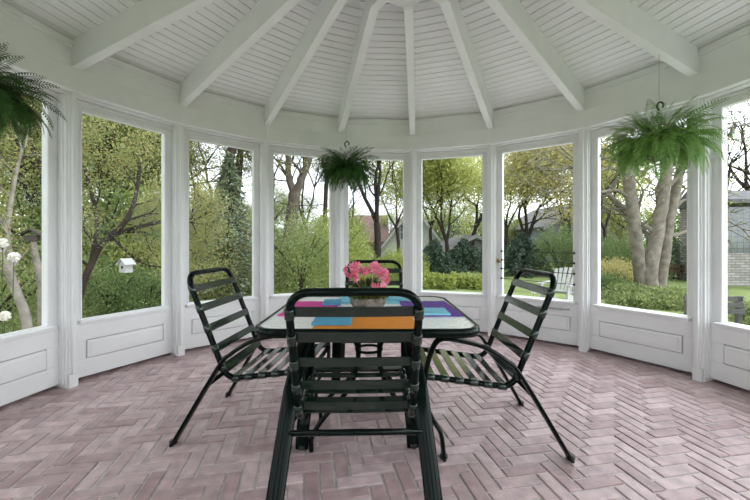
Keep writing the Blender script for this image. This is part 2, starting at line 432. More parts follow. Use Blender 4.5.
# ------------------------------------------------------------------ table
TX, TY = -.033, 1.873; TW, TD = .478, .444; TZ = .725
tb = empty('patio_table', (TX,TY,0), 0, label='square patio table with a pebbled glass top and dark green metal rim', cat='table')
def rrect(w, d, r, n=8):
    out = []
    for (sx,sy,a0) in ((1,1,0),(-1,1,90),(-1,-1,180),(1,-1,270)):
        for k in range(n+1):
            a = R(a0+90*k/n); out.append(((w-r)*sx+r*math.cos(a), (d-r)*sy+r*math.sin(a)))
    return out
def glass_top():
    m = mat('pebbled_glass', (.93,.95,.96), .08, .8)
    t = m.node_tree; p = t.nodes['Principled BSDF']
    co = t.nodes.new('ShaderNodeTexCoord'); vo = t.nodes.new('ShaderNodeTexVoronoi'); vo.inputs['Scale'].default_value = 70
    bp = t.nodes.new('ShaderNodeBump'); bp.inputs['Strength'].default_value = .5; bp.inputs['Distance'].default_value = .003
    t.links.new(co.outputs['Object'], vo.inputs['Vector']); t.links.new(vo.outputs['Distance'], bp.inputs['Height']); t.links.new(bp.outputs[0], p.inputs['Normal'])
    return m
mb = MB(); q = rrect(TW-.016, TD-.016, .085); n = len(q)
mb.add([(x,y,TZ-.006) for x,y in q]+[(x,y,TZ) for x,y in q], [tuple(range(n))[::-1], tuple(range(n,2*n))]+[(i,(i+1)%n,n+(i+1)%n,n+i) for i in range(n)])
mb.build('table_top', glass_top(), tb)
mb = MB(); q = rrect(TW-.006, TD-.006, .095); mb.sweep([(x,y,TZ-.013) for x,y in q], .011, .0175, n=10, closed=True, side=None, up=(0,0,1))
rim = MB()
q0 = rrect(TW, TD, .10); q1 = rrect(TW-.018, TD-.018, .088); n = len(q0)
prof = [(q1,TZ-.034),(q0,TZ-.032),(rrect(TW+.003,TD+.003,.102),TZ-.016),(q0,TZ),(rrect(TW-.006,TD-.006,.096),TZ+.004),(q1,TZ+.003)]
V = [(x,y,z) for (qq,z) in prof for (x,y) in qq]
F = [(a*n+i, a*n+(i+1)%n, ((a+1)%6)*n+(i+1)%n, ((a+1)%6)*n+i) for a in range(6) for i in range(n)]
rim.add(V, F, True); rim.build('rim', METAL, tb)
for sx in (-1, 1):
    for sy in (-1, 1):
        mb = MB()
        pa = smooth_path([(sx*.30,sy*.28,TZ-.03),(sx*.17,sy*.17,.64),(sx*.07,.05+sy*.07,.56),(sx*.062,.06+sy*.06,.42),(sx*.12,.08+sy*.09,.29),(sx*.23,.10+sy*.13,.17),(sx*.29,.11+sy*.155,.08),(sx*.295,.115+sy*.16,.003)], 6)
        mb.sweep(pa, .0125, n=10); lg = mb.build('leg', METAL, tb)
mb = MB()
for z in (.50,): mb.sweep([(.07*math.cos(a*math.pi/8), .055+.07*math.sin(a*math.pi/8), z) for a in range(16)], .008, n=8, closed=True)
mb.build('leg_ring', METAL, tb)
mb = MB()
for s in (-1, 1):
    mb.sweep([(s*.30,-.28,TZ-.03),(s*.30,.28,TZ-.03)], .01, n=8); mb.sweep([(-.30,s*.28,TZ-.03),(.30,s*.28,TZ-.03)], .01, n=8)
mb.build('under_frame', METAL, tb)

# ------------------------------------------------------------------ linens and pot
def cloth_mat(n, c): return mat(n, c, .8, .2, bump=.15, bscale=400, var=.06, vscale=20)
def cloth(name, x, y, w, d, rz, z, th, m, seed, lab, cat, grp=None, wr=.0025, layers=1):
    nx, ny = 22, 16; V = []; F = []
    for j in range(ny+1):
        for i in range(nx+1):
            u, v = i/nx-.5, j/ny-.5
            e = noise.noise(Vector((u*3.1, v*2.3, seed)))*wr + noise.noise(Vector((u*9, v*7, seed+9)))*wr*.3
            fold = -.0007*math.exp(-(u/.015)**2) if wr > .002 else 0
            V.append((u*w+noise.noise(Vector((v*4,seed,1)))*.003*(1 if abs(u) > .45 else .3), v*d+noise.noise(Vector((u*4,seed,5)))*.003, th+wr+e+fold))
    nn = len(V); V += [(a,b,0.0) for a,b,c in V]
    idx = lambda i,j: j*(nx+1)+i
    for j in range(ny):
        for i in range(nx):
            F.append((idx(i,j),idx(i+1,j),idx(i+1,j+1),idx(i,j+1))); F.append((nn+idx(i,j),nn+idx(i,j+1),nn+idx(i+1,j+1),nn+idx(i+1,j)))
    per = [idx(i,0) for i in range(nx)]+[idx(nx,j) for j in range(ny)]+[idx(i,ny) for i in range(nx,0,-1)]+[idx(0,j) for j in range(ny,0,-1)]
    for k in range(len(per)): a, b = per[k], per[(k+1)%len(per)]; F.append((b,a,nn+a,nn+b))
    mb = MB(); mb.add(V, F, True); o = mb.build(name, m); o.location = (x,y,z); o.rotation_euler = (0,0,R(rz))
    es = o.modifiers.new('e','EDGE_SPLIT'); es.split_angle = R(50)
    return tag(o, lab, cat, grp)
TT = TZ+.0005
ORG, PNK, PUR, BLU, LBL = (cloth_mat(*a) for a in (('orange_cotton',(.72,.27,.04)),('pink_cotton',(.72,.08,.36)),('purple_cotton',(.13,.055,.30)),('blue_cotton',(.10,.36,.55)),('light_blue_cotton',(.22,.55,.68))))
cloth('placemat', -.04, 1.578, .43, .275, 0, TT, .001, ORG, 1, 'orange cloth placemat at the near side of the table', 'placemat', 'cloth placemats')
cloth('placemat', -.335, 1.90, .26, .40, -1, TT, .001, PNK, 2, 'pink cloth placemat on the left side of the table', 'placemat', 'cloth placemats')
cloth('placemat', .285, 1.90, .27, .42, 2, TT+.0005, .001, PUR, 3, 'purple cloth placemat on the right side of the table', 'placemat', 'cloth placemats')
cloth('placemat', -.02, 2.165, .40, .24, 0, TT, .001, LBL, 4, 'light blue cloth placemat behind the flower pot', 'placemat', 'cloth placemats')
cloth('napkin', -.186, 1.572, .165, .165, 1, TT+.005, .009, BLU, 5, 'folded blue napkin on the orange placemat', 'napkin', 'folded napkins', .0015)
cloth('napkin', .285, 1.765, .15, .15, 1, TT+.006, .007, LBL, 6, 'folded light blue napkin on the purple placemat', 'napkin', 'folded napkins', .0015)
cloth('napkin', -.245, 2.04, .10, .16, 3, TT+.0055, .007, BLU, 7, 'folded blue napkin where the pink placemat meets the back one', 'napkin', 'folded napkins', .0015)
cloth('napkin', .155, 2.20, .13, .15, -2, TT+.0055, .007, LBL, 8, 'folded light blue napkin on the back placemat right of the pot', 'napkin', 'folded napkins', .0015)

rg = np.random.default_rng(3)
def rand_dirs(n, rg):
    v = rg.normal(size=(n,3)); return v/np.linalg.norm(v, axis=1, keepdims=True)
def leaf_quads(C, D, size, rg, aspect=.55, fold=.15):
    """C centres, D outward direction per leaf. diamond leaf quads"""
    n = len(C); r = rand_dirs(n, rg); a = D+.9*r; a /= np.linalg.norm(a,axis=1,keepdims=True)
    b = np.cross(a, rand_dirs(n, rg)); b /= (np.linalg.norm(b,axis=1,keepdims=True)+1e-9)
    c = np.cross(a, b); s = (size*rg.uniform(.6,1.3,n))[:,None]
    V = np.stack([C-a*s*.5, C+b*s*aspect*.5+c*s*fold*.5, C+a*s*.5, C-b*s*aspect*.5+c*s*fold*.5], 1).reshape(-1,3)
    F = np.arange(4*n).reshape(-1,4); return V, F
PX, PY = -.037, 1.90
ge = empty('potted_geranium', (PX,PY,TT+.004), 0, label='pink geranium in a round woven basket pot in the middle of the table', cat='potted plant')
WICK = mat('woven_basket', (.17,.15,.125), .8, .2, var=.6, vscale=26, bump=1, bscale=70)
mb = MB(); mb.lathe([(.066,0),(.084,.010),(.094,.026),(.097,.044),(.093,.056),(.088,.060),(.080,.060),(.077,.05)], n=36)
mb.build('pot', WICK, ge)
mb = MB(); mb.lathe([(.077,.048),(.077,.053)], n=24); mb.build('soil', SOIL, ge)
mb = MB(); rr_ = random.Random(8)
for k in range(16):
    a = rr_.uniform(0,6.28); r = rr_.uniform(.02,.07); mb.sweep(smooth_path([(r*.4*math.cos(a),r*.4*math.sin(a),.07),(r*math.cos(a),r*math.sin(a),.12),(r*1.4*math.cos(a),r*1.4*math.sin(a),.16)],3), .002, n=5)
mb.build('stem', GERL, ge)
n = 520; d = rand_dirs(n, rg); d[:,2] = np.abs(d[:,2])*.9+.05
C = d*np.array([.105,.095,.10])*rg.uniform(.55,1,n)[:,None]; C[:,2] += .052
V, F = leaf_quads(C, d, .032, rg, .95, .25); np_mesh('foliage', V, F, GERL, ge)
def flower(mb, c, nrm, s):
    nrm = Vector(nrm).normalized(); u = nrm.orthogonal().normalized(); v = nrm.cross(u)
    for k in range(5):
        a = 2*math.pi*k/5+rr_.uniform(-.1,.1); d = u*math.cos(a)+v*math.sin(a); e = nrm.cross(d)
        c_ = Vector(c)
        mb.add([c_, c_+d*s*.45-e*s*.30+nrm*s*.12, c_+d*s*.9-e*s*.27+nrm*s*.22, c_+d*s*1.02+nrm*s*.18, c_+d*s*.9+e*s*.27+nrm*s*.22, c_+d*s*.45+e*s*.30+nrm*s*.12, c_+d*s*.5+nrm*s*.05],
               [(0,1,6),(1,2,6),(2,3,6),(3,4,6),(4,5,6),(5,0,6)])
for (ux,uy,uz,r) in ((-.092,-.03,.198,.030),(-.062,-.05,.218,.026),(-.02,-.03,.196,.014),(.030,-.02,.215,.030),(.076,-.04,.185,.026),(.058,-.09,.135,.036),(.088,-.07,.155,.020),(-.07,-.07,.165,.014)):
    mb = MB()
    for k in range(9):
        d = rand_dirs(1, rg)[0]; d[1] = -abs(d[1]); d[2] = d[2]*.8+.15
        flower(mb, (ux+d[0]*r, uy+d[1]*r, uz+d[2]*r), d, .021)
    mb.sweep([(ux*.5,uy*.5,.10),(ux,uy,uz)], .0015, n=5)
    mb.build('flower_head', PETAL, ge)

# ------------------------------------------------------------------ hanging ferns
def fern(px, py, ztop, zc, rad, seed, nf, lab, m, droop=1.0, wire=True):
    root = empty('hanging_fern', (px,py,zc), 0, label=lab, cat='hanging plant', group='ferns hung from the rafters')
    rg = np.random.default_rng(seed); Vs = []; Fs = []; nb = 0
    st = MB()
    for k in range(nf):
        az = 2*math.pi*(k*.618034) + rg.uniform(-.2,.2); q_ = k/nf; up = 1.45-1.9*q_+rg.uniform(-.2,.2); L = rad*rg.uniform(.58,1.02)*(1.0 if up > 0 else .9)
        p = np.array([.085*math.cos(az), .085*math.sin(az), .03])*(1 if up < 1 else .4); m_ = 22; el = up; pts = [p.copy()]
        for j in range(m_):
            el -= droop*(.035+.06*j/m_)*(.75 if up > .9 else 1.15)
            el = max(el, -1.45); az += rg.normal()*.02
            p = p+np.array([math.cos(az)*math.cos(el), math.sin(az)*math.cos(el), math.sin(el)])*L/m_; pts.append(p.copy())
        pts = np.array(pts); side = np.array([-math.sin(az), math.cos(az), 0]); roll = rg.uniform(-.7,.7)
        W_ = .066*rad/.4*rg.uniform(.8,1.15)
        st.sweep([tuple(q) for q in pts[::3]], .0014, n=3, caps=False)
        NPIN = 23
        for j in range(1, NPIN+1):
            t = j/(NPIN+.5); fi = t*m_; i = min(int(fi), m_-1); f = fi-i; c = pts[i]*(1-f)+pts[i+1]*f; tg = pts[i+1]-pts[i]; tg = tg/np.linalg.norm(tg)
            nn_ = np.cross(side, tg); sd_ = side*math.cos(roll)+nn_*math.sin(roll)
            wl = W_*min(1,(t*4+.3))*(1-t**2.2)+.006; hw = L/NPIN*.38
            for s in (-1, 1):
                d = sd_*s+tg*.30; d = d/np.linalg.norm(d); dn = np.array([0,0,-1])*wl*.18
                Vs += [c-tg*hw, c+d*wl*.6-tg*hw*.75, c+d*wl+dn, c+d*wl*.6+tg*hw*.75+dn*.3]; Fs.append((nb,nb+1,nb+2,nb+3)); nb += 4
    np_mesh('fronds', np.array(Vs), np.array(Fs), m, root)
    st.build('stem', m, root)
    mb = MB(); mb.lathe([(.055,-.09),(.08,-.07),(.092,0),(.096,.012),(.088,.016),(.084,.0)], n=28); mb.build('basket', mat('dark_basket',(.03,.035,.025),.7), root)
    mb = MB(); dz = ztop-zc
    mb.sweep([(0,0,dz),(0,0,.30)], .0018, n=6)
    for a in (0, 2.1, 4.2): mb.sweep([(0,0,.27),(.09*math.cos(a),.09*math.sin(a),.01)], .0018, n=5)
    mb.build('hanger_wire', STEEL, root)
    hk = MB(); hk.sweep(smooth_path([(.028,0,.285),(.03,0,.31),(.012,0,.325),(-.012,0,.31),(-.012,0,.285),(0,0,.262)],5), .006, n=8); hk.build('hook', BLACK, root)
    return root
def rafter_pt(i, r): p = pol(ANG[i], r); return p.x, p.y, ZCR+SL*(RR-r)
x,y,z = rafter_pt(7, 2.062); fern(x,y,z, 1.77, .385, 11, 230, 'large bright fern basket hung in front of the three-stemmed tree', FERN, 1.0)
x,y,z = rafter_pt(3, 2.06); fern(x,y,z, 1.83, .37, 12, 190, 'dark compact fern basket hung at the far side, above the geranium', FERND, 1.05)
x,y,z = rafter_pt(17, 2.02); fern(x-.16,y,z, 1.80, .35, 13, 210, 'fern basket hung at the left, partly cut off by the picture edge', FERND, 1.0)

# ------------------------------------------------------------------ outside
GZ = -.35
F_ = 355.
def W(px, Y): return (px-375)/F_*Y
def Zp(py, Y): return HC+(241.7-py)/F_*Y
mb = MB(); nG = 60
V = []; F = []
def gh(x, y):
    d = math.hypot(x-CX, y-CY)
    return GZ+(noise.noise(Vector((x*.15,y*.15,0)))*.15*min(1,max(0,(d-6)/4))) + max(0, d-30)*.02
xs = np.linspace(-70, 70, nG+1); ys = np.linspace(-40, 90, nG+1)
for yy in ys:
    for xx in xs: V.append((xx,yy,gh(xx,yy)))
for j in range(nG):
    for i in range(nG): a = j*(nG+1)+i; F.append((a,a+1,a+nG+2,a+nG+1))
mb.add(V, F, True); g = mb.build('ground_lawn', GRASS); struct(g)
BOUNCE_GRAVEL = mat('bounce_gravel', (.60,.585,.55), .9, .2, var=.15, vscale=40)  # kept pale and neutral to bounce daylight up to the ceiling
mb = MB(); n_ = 48
V = [(CX,CY,GZ+.045)]+[(CX+(4.9+.5*math.sin(a*3))*math.sin(a), CY+(4.9+.5*math.sin(a*3))*math.cos(a), GZ+.045) for a in [2*math.pi*k/n_ for k in range(n_)]]
V += [(x,y,GZ-.25) for x,y,z in V[1:]]
mb.add(V, [(0,1+(k+1)%n_,1+k) for k in range(n_)]+[(1+k,1+(k+1)%n_,1+n_+(k+1)%n_,1+n_+k) for k in range(n_)]); struct(mb.build('gravel_bounce_apron', BOUNCE_GRAVEL))  # added apron, unseen below the sills, reflects light into the gazebo

class Tree:
    def __init__(s, seed): s.r = random.Random(seed); s.mb = MB(); s.tips = []; s.seg = 0
    def limb(s, p, d, L, r0, r1, n=4, wob=.12, up=.0, sides=7):
        pts = [Vector(p)]; d = Vector(d).normalized(); rs = [r0]
        for k in range(n):
            d = (d+Vector((s.r.gauss(0,wob), s.r.gauss(0,wob), s.r.gauss(0,wob)+up))).normalized()
            pts.append(pts[-1]+d*L/n); rs.append(r0+(r1-r0)*(k+1)/n)
        s.mb.sweep(pts, rs, n=sides, caps=False); s.seg += 1
        return pts, d
    def grow(s, p, d, L, r, depth, spread=.6, ratio=.72, up=.05, kids=(2,3), wob=.12):
        if depth == 0 or r < .003: s.tips.append(Vector(p)); return
        pts, d2 = s.limb(p, d, L, r, r*.62, n=3 if depth < 3 else 4, wob=wob, up=up, sides=6 if depth > 2 else 4)
        if depth <= 2: s.tips += pts[1:]
        for k in range(s.r.randint(*kids)):
            e = (d2+Vector((s.r.gauss(0,spread), s.r.gauss(0,spread), s.r.gauss(0,spread*.8)))).normalized()
            s.grow(pts[-1], e, L*ratio*s.r.uniform(.8,1.15), r*.6, depth-1, spread, ratio, up, kids, wob)
        if depth > 2:
            e = (d2+Vector((s.r.gauss(0,1), s.r.gauss(0,1), s.r.gauss(0,.5)))).normalized()
            s.grow(pts[len(pts)//2], e, L*.6, r*.4, depth-2, spread, ratio, up, kids, wob)
    def done(s, name, loc, lab, cat, bark, leaf, per, size, sprd, seed=0, group=None, stemname='trunk'):
        root = empty(name, loc, 0, label=lab, cat=cat, group=group)
        s.mb.build(stemname, bark, root)
        if per > 0:
            rg = np.random.default_rng(seed+5); T = np.array([tuple(t) for t in s.tips]); C = np.repeat(T, per, 0)
            off = rg.normal(size=C.shape)*sprd; C = C+off; D = off/(np.linalg.norm(off,axis=1,keepdims=True)+1e-6); D[:,2] -= .2
            V, F = leaf_quads(C, D, size, rg); np_mesh('foliage', V, F, leaf, root)
        return root
def std_tree(name, px, Y, H, r, depth, seed, lab, bark, leaf, per, size, sprd, lean=(0,0), ratio=.72, spread=.5, first=.32, cat='tree', group=None, kids=(2,3)):
    t = Tree(seed); pts, d = t.limb((0,0,-.1), (lean[0],lean[1],1), H*first, r*1.15, r*.8, n=5, wob=.05, sides=10)
    for k in range(3):
        a = t.r.uniform(0,6.28)+k*2.1
        t.grow(pts[-1], d+Vector((math.cos(a)*.5, math.sin(a)*.5, .3)), H*.24, r*.6, depth, spread, ratio, .06, kids)
    x = W(px,Y); return t.done(name, (x,Y,gh(x,Y)), lab, cat, bark, leaf, per, size, sprd, seed, group)
def bush(name, px, Y, w, h, n, size, leaf, seed, lab, cat='shrub', group=None, z=None, d=None):
    rg = np.random.default_rng(seed); x = W(px,Y); root = empty(name, (x,Y,gh(x,Y) if z is None else z), 0, label=lab, cat=cat, group=group)
    D = rand_dirs(n, rg); D[:,2] = np.abs(D[:,2]); ang = np.arctan2(D[:,1],D[:,0])
    lump = 1+.16*np.sin(ang*3+seed)*np.cos(D[:,2]*5+seed)+.10*np.sin(ang*7+2*seed)
    C = D*np.array([w/2,(d or w)/2,h])*(rg.uniform(.35,1.02,n)**.5*lump)[:,None]
    V, F = leaf_quads(C, D, size, rg); np_mesh('foliage', V, F, leaf, root)
    t = MB(); rr = random.Random(seed)
    for k in range(9):
        a = rr.uniform(0,6.28); q = rr.uniform(.3,.8)
        t.sweep(smooth_path([(0,0,-.05),(q*.3*w/2*math.cos(a),q*.3*w/2*math.sin(a),h*.4),(q*w/2*math.cos(a),q*w/2*math.sin(a),h*.75)],3), [.02]*4+[.014]*2+[.006], n=5, caps=False) if True else 0
    t.build('stem', BARKD, root)
    return root
def conifer(name, px, Y, w, h, leaf, seed, lab, size=.16, n=5200, group=None, open_=0):
    rg = np.random.default_rng(seed); x = W(px,Y); root = empty(name, (x,Y,gh(x,Y)), 0, label=lab, cat='tree', group=group)
    t = MB(); t.sweep([(0,0,-.1),(0,0,h*.6),(0,0,h)], [.05*h/3,.03*h/3,.008], n=7)
    C = []; D = []
    nb = int(h*34*(1-open_)) + 20
    per = max(8, n//nb)
    for k in range(nb):
        f = (k+.5)/nb; z = h*(.06+.94*f); a = k*2.4+rg.uniform(-.3,.3); L = w/2*(1-f)**.8*rg.uniform(.7,1.1)+.05
        tipz = z-L*.25
        t.sweep([(0,0,z),(L*math.cos(a)*.6,L*math.sin(a)*.6,z-L*.08),(L*math.cos(a),L*math.sin(a),tipz)], [.012,.008,.003], n=3, caps=False)
        u = rg.uniform(.12,1.05,per); lat = rg.normal(size=per)*.16*L*(1.15-u)+rg.normal(size=per)*.03
        C.append(np.stack([u*L*math.cos(a)-lat*math.sin(a), u*L*math.sin(a)+lat*math.cos(a), z-u*u*L*.25+rg.normal(size=per)*.035-np.abs(lat)*.3],1))
        D.append(np.repeat([[math.cos(a),math.sin(a),-.3]], per, 0))
    V, F = leaf_quads(np.concatenate(C), np.concatenate(D), size, rg, .28, .1); np_mesh('foliage', V, F, leaf, root)
    t.build('trunk', BARKD, root); return root

# --- left: small spreading tree seen through the second bay, with the white birdhouse
def custom_tree(name, base, limbs, seed, lab, bark, leaf, per, size, sprd, depth=4, gl=.5, gr=.03, spread=.55, ratio=.72, up=.0, kids=(2,3)):
    """limbs: list of (polyline in world coords relative to base, r0, r1)"""
    t = Tree(seed)
    for pl, r0, r1, dp in limbs:
        pa = smooth_path(pl, 5); m = len(pa); rs = [r0+(r1-r0)*k/(m-1) for k in range(m)]
        pa = [p+Vector((t.r.gauss(0,r0*.05),t.r.gauss(0,r0*.05),0)) if 0 < k < m-1 else p for k, p in enumerate(pa)]
        t.mb.sweep(pa, rs, n=10, caps=False)
        d = (pa[-1]-pa[-3]).normalized()
        if dp:
            for k in range(2): t.grow(pa[-1], d+Vector((t.r.gauss(0,.35),t.r.gauss(0,.35),t.r.gauss(0,.3))), gl, r1*.85, dp, spread, ratio, up, kids)
            for k in range(int(m*.35), m-1, 3):
                e = (pa[k]-pa[k-1]).normalized()+Vector((t.r.gauss(0,.8),t.r.gauss(0,.8),t.r.gauss(.1,.5)))
                t.grow(pa[k], e, gl*.8, rs[k]*.45, dp-1, spread, ratio, up, kids)
    return t.done(name, base, lab, 'tree', bark, leaf, per, size, sprd, seed)
def P3(px, py, Y, B): return Vector((W(px,Y)-B[0], Y-B[1], Zp(py,Y)-B[2]))
Bx = (W(66,4.9), 4.9, GZ)
custom_tree('spreading_tree', Bx, [
  ([(0,0,-.05), P3(78,300,4.9,Bx), P3(92,262,5.0,Bx), P3(106,240,5.1,Bx), P3(128,230,5.2,Bx), P3(160,222,5.3,Bx)], .055, .026, 4),
  ([P3(92,262,5.0,Bx), P3(97,225,5.1,Bx), P3(92,195,5.2,Bx), P3(84,165,5.3,Bx)], .035, .02, 4),
  ([P3(106,240,5.1,Bx), P3(125,222,5.0,Bx), P3(136,196,5.1,Bx), P3(140,160,5.2,Bx)], .04, .02, 4),
  ([P3(112,238,5.1,Bx), P3(140,262,5.3,Bx), P3(165,268,5.5,Bx)], .02, .012, 3),
  ], 21, 'dark-limbed spreading tree with bronze green leaves behind the white birdhouse', BARKD, L_OL, 17, .034, .10, gl=.42)
# birdhouse hung from the limb
bh = empty('birdhouse', (W(126,4.6),4.6,Zp(267,4.6)), R(-20), label='small white birdhouse hanging under the dark spreading tree', cat='birdhouse')
WW = mat('white_wood', (.38,.38,.37), .6)
mb = MB(); mb.hexa([(-.055,-.05,-.07),(.055,-.05,-.07),(.055,.05,-.07),(-.055,.05,-.07),(-.055,-.05,.05),(.055,-.05,.05),(.055,.05,.05),(-.055,.05,.05)])
mb.add([(-.055,-.05,.05),(.055,-.05,.05),(0,-.05,.10),(-.055,.05,.05),(.055,.05,.05),(0,.05,.10)], [(0,1,2),(5,4,3)]); mb.build('body', WW, bh)
mb = MB()
for s in (-1,1): mb.hexa([(0,-.075,.10),(s*.085,-.075,.025),(s*.085,.075,.025),(0,.075,.10),(0,-.075,.112),(s*.092,-.075,.033),(s*.092,.075,.033),(0,.075,.112)])
mb.build('roof', WW, bh)
mb = MB(); mb.sweep([(0,-.049,.0),(0,-.053,.0)], .02, n=14, up=(1,0,0)); mb.build('entrance_hole', BLACK, bh)
mb = MB(); mb.sweep([(0,0,.105),(0,0,.40)], .002, n=5); mb.build('hanging_wire', BLACK, bh)

# --- far left bay: pale leaning trunks, dark birdhouse on a snag, white roses
Bx = (W(33,4.0), 4.0, GZ)
custom_tree('leaning_tree', Bx, [
  ([(0,0,-.05), P3(26,318,4.0,Bx), P3(14,285,4.0,Bx), P3(2,258,4.0,Bx), P3(-20,225,4.0,Bx), P3(-30,180,4.1,Bx)], .05, .03, 4),
  ([P3(14,285,4.0,Bx), P3(8,230,4.2,Bx), P3(15,180,4.4,Bx), P3(22,150,4.5,Bx)], .03, .018, 4)],
  22, 'pale-barked leaning tree at the far left window', BARKP, L_OL, 13, .033, .10, gl=.36)
Bx = (W(45,4.3), 4.3, GZ)
custom_tree('bare_snag', Bx, [([(0,0,-.05), P3(42,320,4.3,Bx), P3(42,285,4.3,Bx), P3(37,262,4.3,Bx), P3(33,242,4.3,Bx)], .05, .035, 0)],
  23, 'short bare grey trunk carrying the dark birdhouse', BARKP, L_OL, 0, .05, .1)
bh = empty('birdhouse', (W(32,4.3),4.3,Zp(241,4.3)), R(25), label='dark weathered birdhouse with a wide roof on top of the bare trunk', cat='birdhouse')
DW = mat('dark_weathered_wood', (.06,.05,.04), .8)
mb = MB(); mb.box(-.06,.06,-.05,.05,0,.07); mb.build('body', DW, bh)
mb = MB()
for s in (-1,1): mb.hexa([(0,-.08,.135),(s*.12,-.08,.06),(s*.12,.08,.06),(0,.08,.135),(0,-.08,.15),(s*.13,-.08,.07),(s*.13,.08,.07),(0,.08,.15)])
mb.build('roof', DW, bh)
for k, (px,py,Y,lab) in enumerate(((3,243,3.6,'white garden rose high at the left picture edge'),(14,257,3.6,'white garden rose beside the leaning trunk'),(5,316,3.5,'white garden rose low at the left picture edge'),(534,291,7.0,'small white flower on the lawn seen through the door glass'))):
    x, z = W(px,Y), Zp(py,Y); fl = empty('white_flower', (x,Y,gh(x,Y)), 0, label=lab, cat='flower', group='white garden flowers')
    h = z-gh(x,Y); mb = MB()
    for q in range(14):
        dd = rand_dirs(1, rg)[0]; dd[1] = -abs(dd[1]); s0 = .042 if k < 3 else .05
        flower(mb, (dd[0]*s0*.5, dd[1]*s0*.5, h+dd[2]*s0*.5), dd, s0)
    mb.build('bloom', WPETAL, fl)
    mb = MB(); mb.sweep(smooth_path([(.02,.02,-.02),(-.02,.01,h*.5),(0,0,h)],4), .004, n=5); mb.build('stem', GERL, fl)

# --- left woods
bushes = [
 # px, Y, w, h, n, size, leaf, label
 (-15, 4.6, 2.0, 1.2, 5200, .06, L_BR, 'bright green shrub low at the left picture edge'),
 (60, 6.6, 2.0, 1.2, 6000, .06, L_BR, 'bright green shrub under the spreading tree'),
 (112, 7.0, 2.0, 1.0, 5200, .06, L_MG, 'mid green shrub below the white birdhouse'),
 (150, 7.2, 1.6, .8, 4000, .06, L_MG, 'mid green shrub right of the white birdhouse'),
 (205, 8.5, 2.2, 1.9, 6000, .075, L_OL, 'bronze green shrub left of the tall green spruce'),
 (252, 10.5, 2.4, 1.7, 5200, .08, L_RD, 'russet shrub beside the tall green spruce'),
 (300, 9.5, 2.6, 2.1, 9000, .07, L_BR, 'dense bright green shrub in the third window from the left'),
 (330, 11, 3.0, 2.3, 9000, .08, L_YG, 'yellow green shrub behind the hanging dark fern'),
 (350, 13, 1.7, 2.3, 6000, .08, L_BR, 'light green shrub in front of the brown-roofed house'),
 (400, 14, 2.6, 1.1, 5000, .09, L_YG, 'low yellow green shrub below the white house wall'),
 (615, 14, 3.6, 1.5, 7000, .10, L_MG, 'rounded green shrub in front of the grey house'),
 (612, 12, 2.6, .85, 5000, .08, L_OR, 'pale blossoming shrub left of the three-stemmed tree'),
 (604, 10.6, 1.8, .55, 4200, .07, L_MG, 'low grey green perennial clump at the edge of the lawn'),
 (690, 14, 4.0, 1.4, 7000, .10, L_DK, 'dark hedge shrub right of the three-stemmed tree'),
 (560, 15, 3.0, 2.0, 7000, .10, L_MG, 'green shrub in front of the grey house seen through the door'),
 (740, 6.6, 1.6, .34, 2500, .06, L_BR, 'low green clump beside the stone building'),
]
for k, (px,Y,w_,h_,n_,s_,lf,lab) in enumerate(bushes): bush('shrub', px, Y, w_, h_, int(n_*1.7), s_*.76, lf, 40+k, lab)
conifer('spruce_tree', 229, 8.4, 1.9, 3.5, L_BL, 61, 'tall open green spruce in the window behind the left chair', n=6000, size=.12)
for k, (px,Y,w_,h_,lab) in enumerate(((434,16,3.3,1.45,'dark spruce at the left in the window beside the door'),(464,17,3.7,1.5,'dark spruce below the garage gable'),(522,15,3.2,1.75,'dark spruce seen through the door glass'),(496,19,2.8,1.8,'small dark spruce hidden partly by the door frame'))):
    conifer('spruce_tree', px, Y, w_, h_, L_DK, 65+k, lab, n=6500, size=.16)

std_tree('forest_tree', 376, 15, 9, .16, 6, 72, 'dark branching tree standing before the brown-roofed house', BARKD, L_YG, 3, .09, .25, first=.26, kids=(2,3))
std_tree('maple_tree', 448, 20, 8.5, .14, 6, 73, 'light yellow green tree in the window left of the door', BARKD, L_LT, 11, .13, .45, first=.17)
std_tree('maple_tree', 470, 24, 9.0, .2, 5, 74, 'fresh green tree behind the garage', BARKD, L_LT, 11, .16, .5, first=.2)
std_tree('maple_tree', 528, 22, 9.5, .2, 6, 75, 'golden leaved tree above the door glass spruces', BARKD, L_OR, 8, .14, .4, first=.16)
std_tree('maple_tree', 625, 24, 9.0, .2, 5, 76, 'pale green tree behind the three-stemmed trunk', BARK, L_LT, 12, .16, .5, first=.18)
std_tree('bare_tree', 196, 10.5, 11, .15, 5, 77, 'tall dark leaning trunk rising left of the spruce', BARKD, L_YG, 2, .07, .2, lean=(.22,0), first=.5)
std_tree('bare_tree', 222, 13, 12, .15, 5, 78, 'slim bare tree rising above the tall green spruce', BARKD, L_YG, 2, .08, .2, lean=(.2,0), first=.4)
std_tree('bare_tree', 322, 14, 10, .10, 5, 79, 'slender bare tree over the yellow green shrub', BARKD, L_YG, 3, .08, .2, first=.4)
std_tree('bare_tree', 775, 15, 9, .2, 6, 80, 'bare branching tree above the stone building roof', BARKD, L_YG, 1, .06, .15, first=.22, lean=(-.1,0))

# forked trunk
Bx = (W(288,12.5), 12.5, gh(W(288,12.5),12.5))
custom_tree('forest_tree', Bx, [
  ([(0,0,-.1), P3(289,250,12.5,Bx), P3(291,220,12.5,Bx), P3(295,192,12.5,Bx)], .25, .20, 0),
  ([P3(295,195,12.5,Bx), P3(289,178,12.5,Bx), P3(288,155,12.5,Bx), P3(284,120,12.5,Bx)], .13, .08, 5),
  ([P3(295,195,12.5,Bx), P3(303,175,12.5,Bx), P3(312,150,12.5,Bx), P3(318,120,12.5,Bx)], .15, .09, 5),
  ], 71, 'thick forked grey trunk in the window left of the dark fern', BARKM, L_YG, 3, .07, .25, gl=1.3, spread=.5)
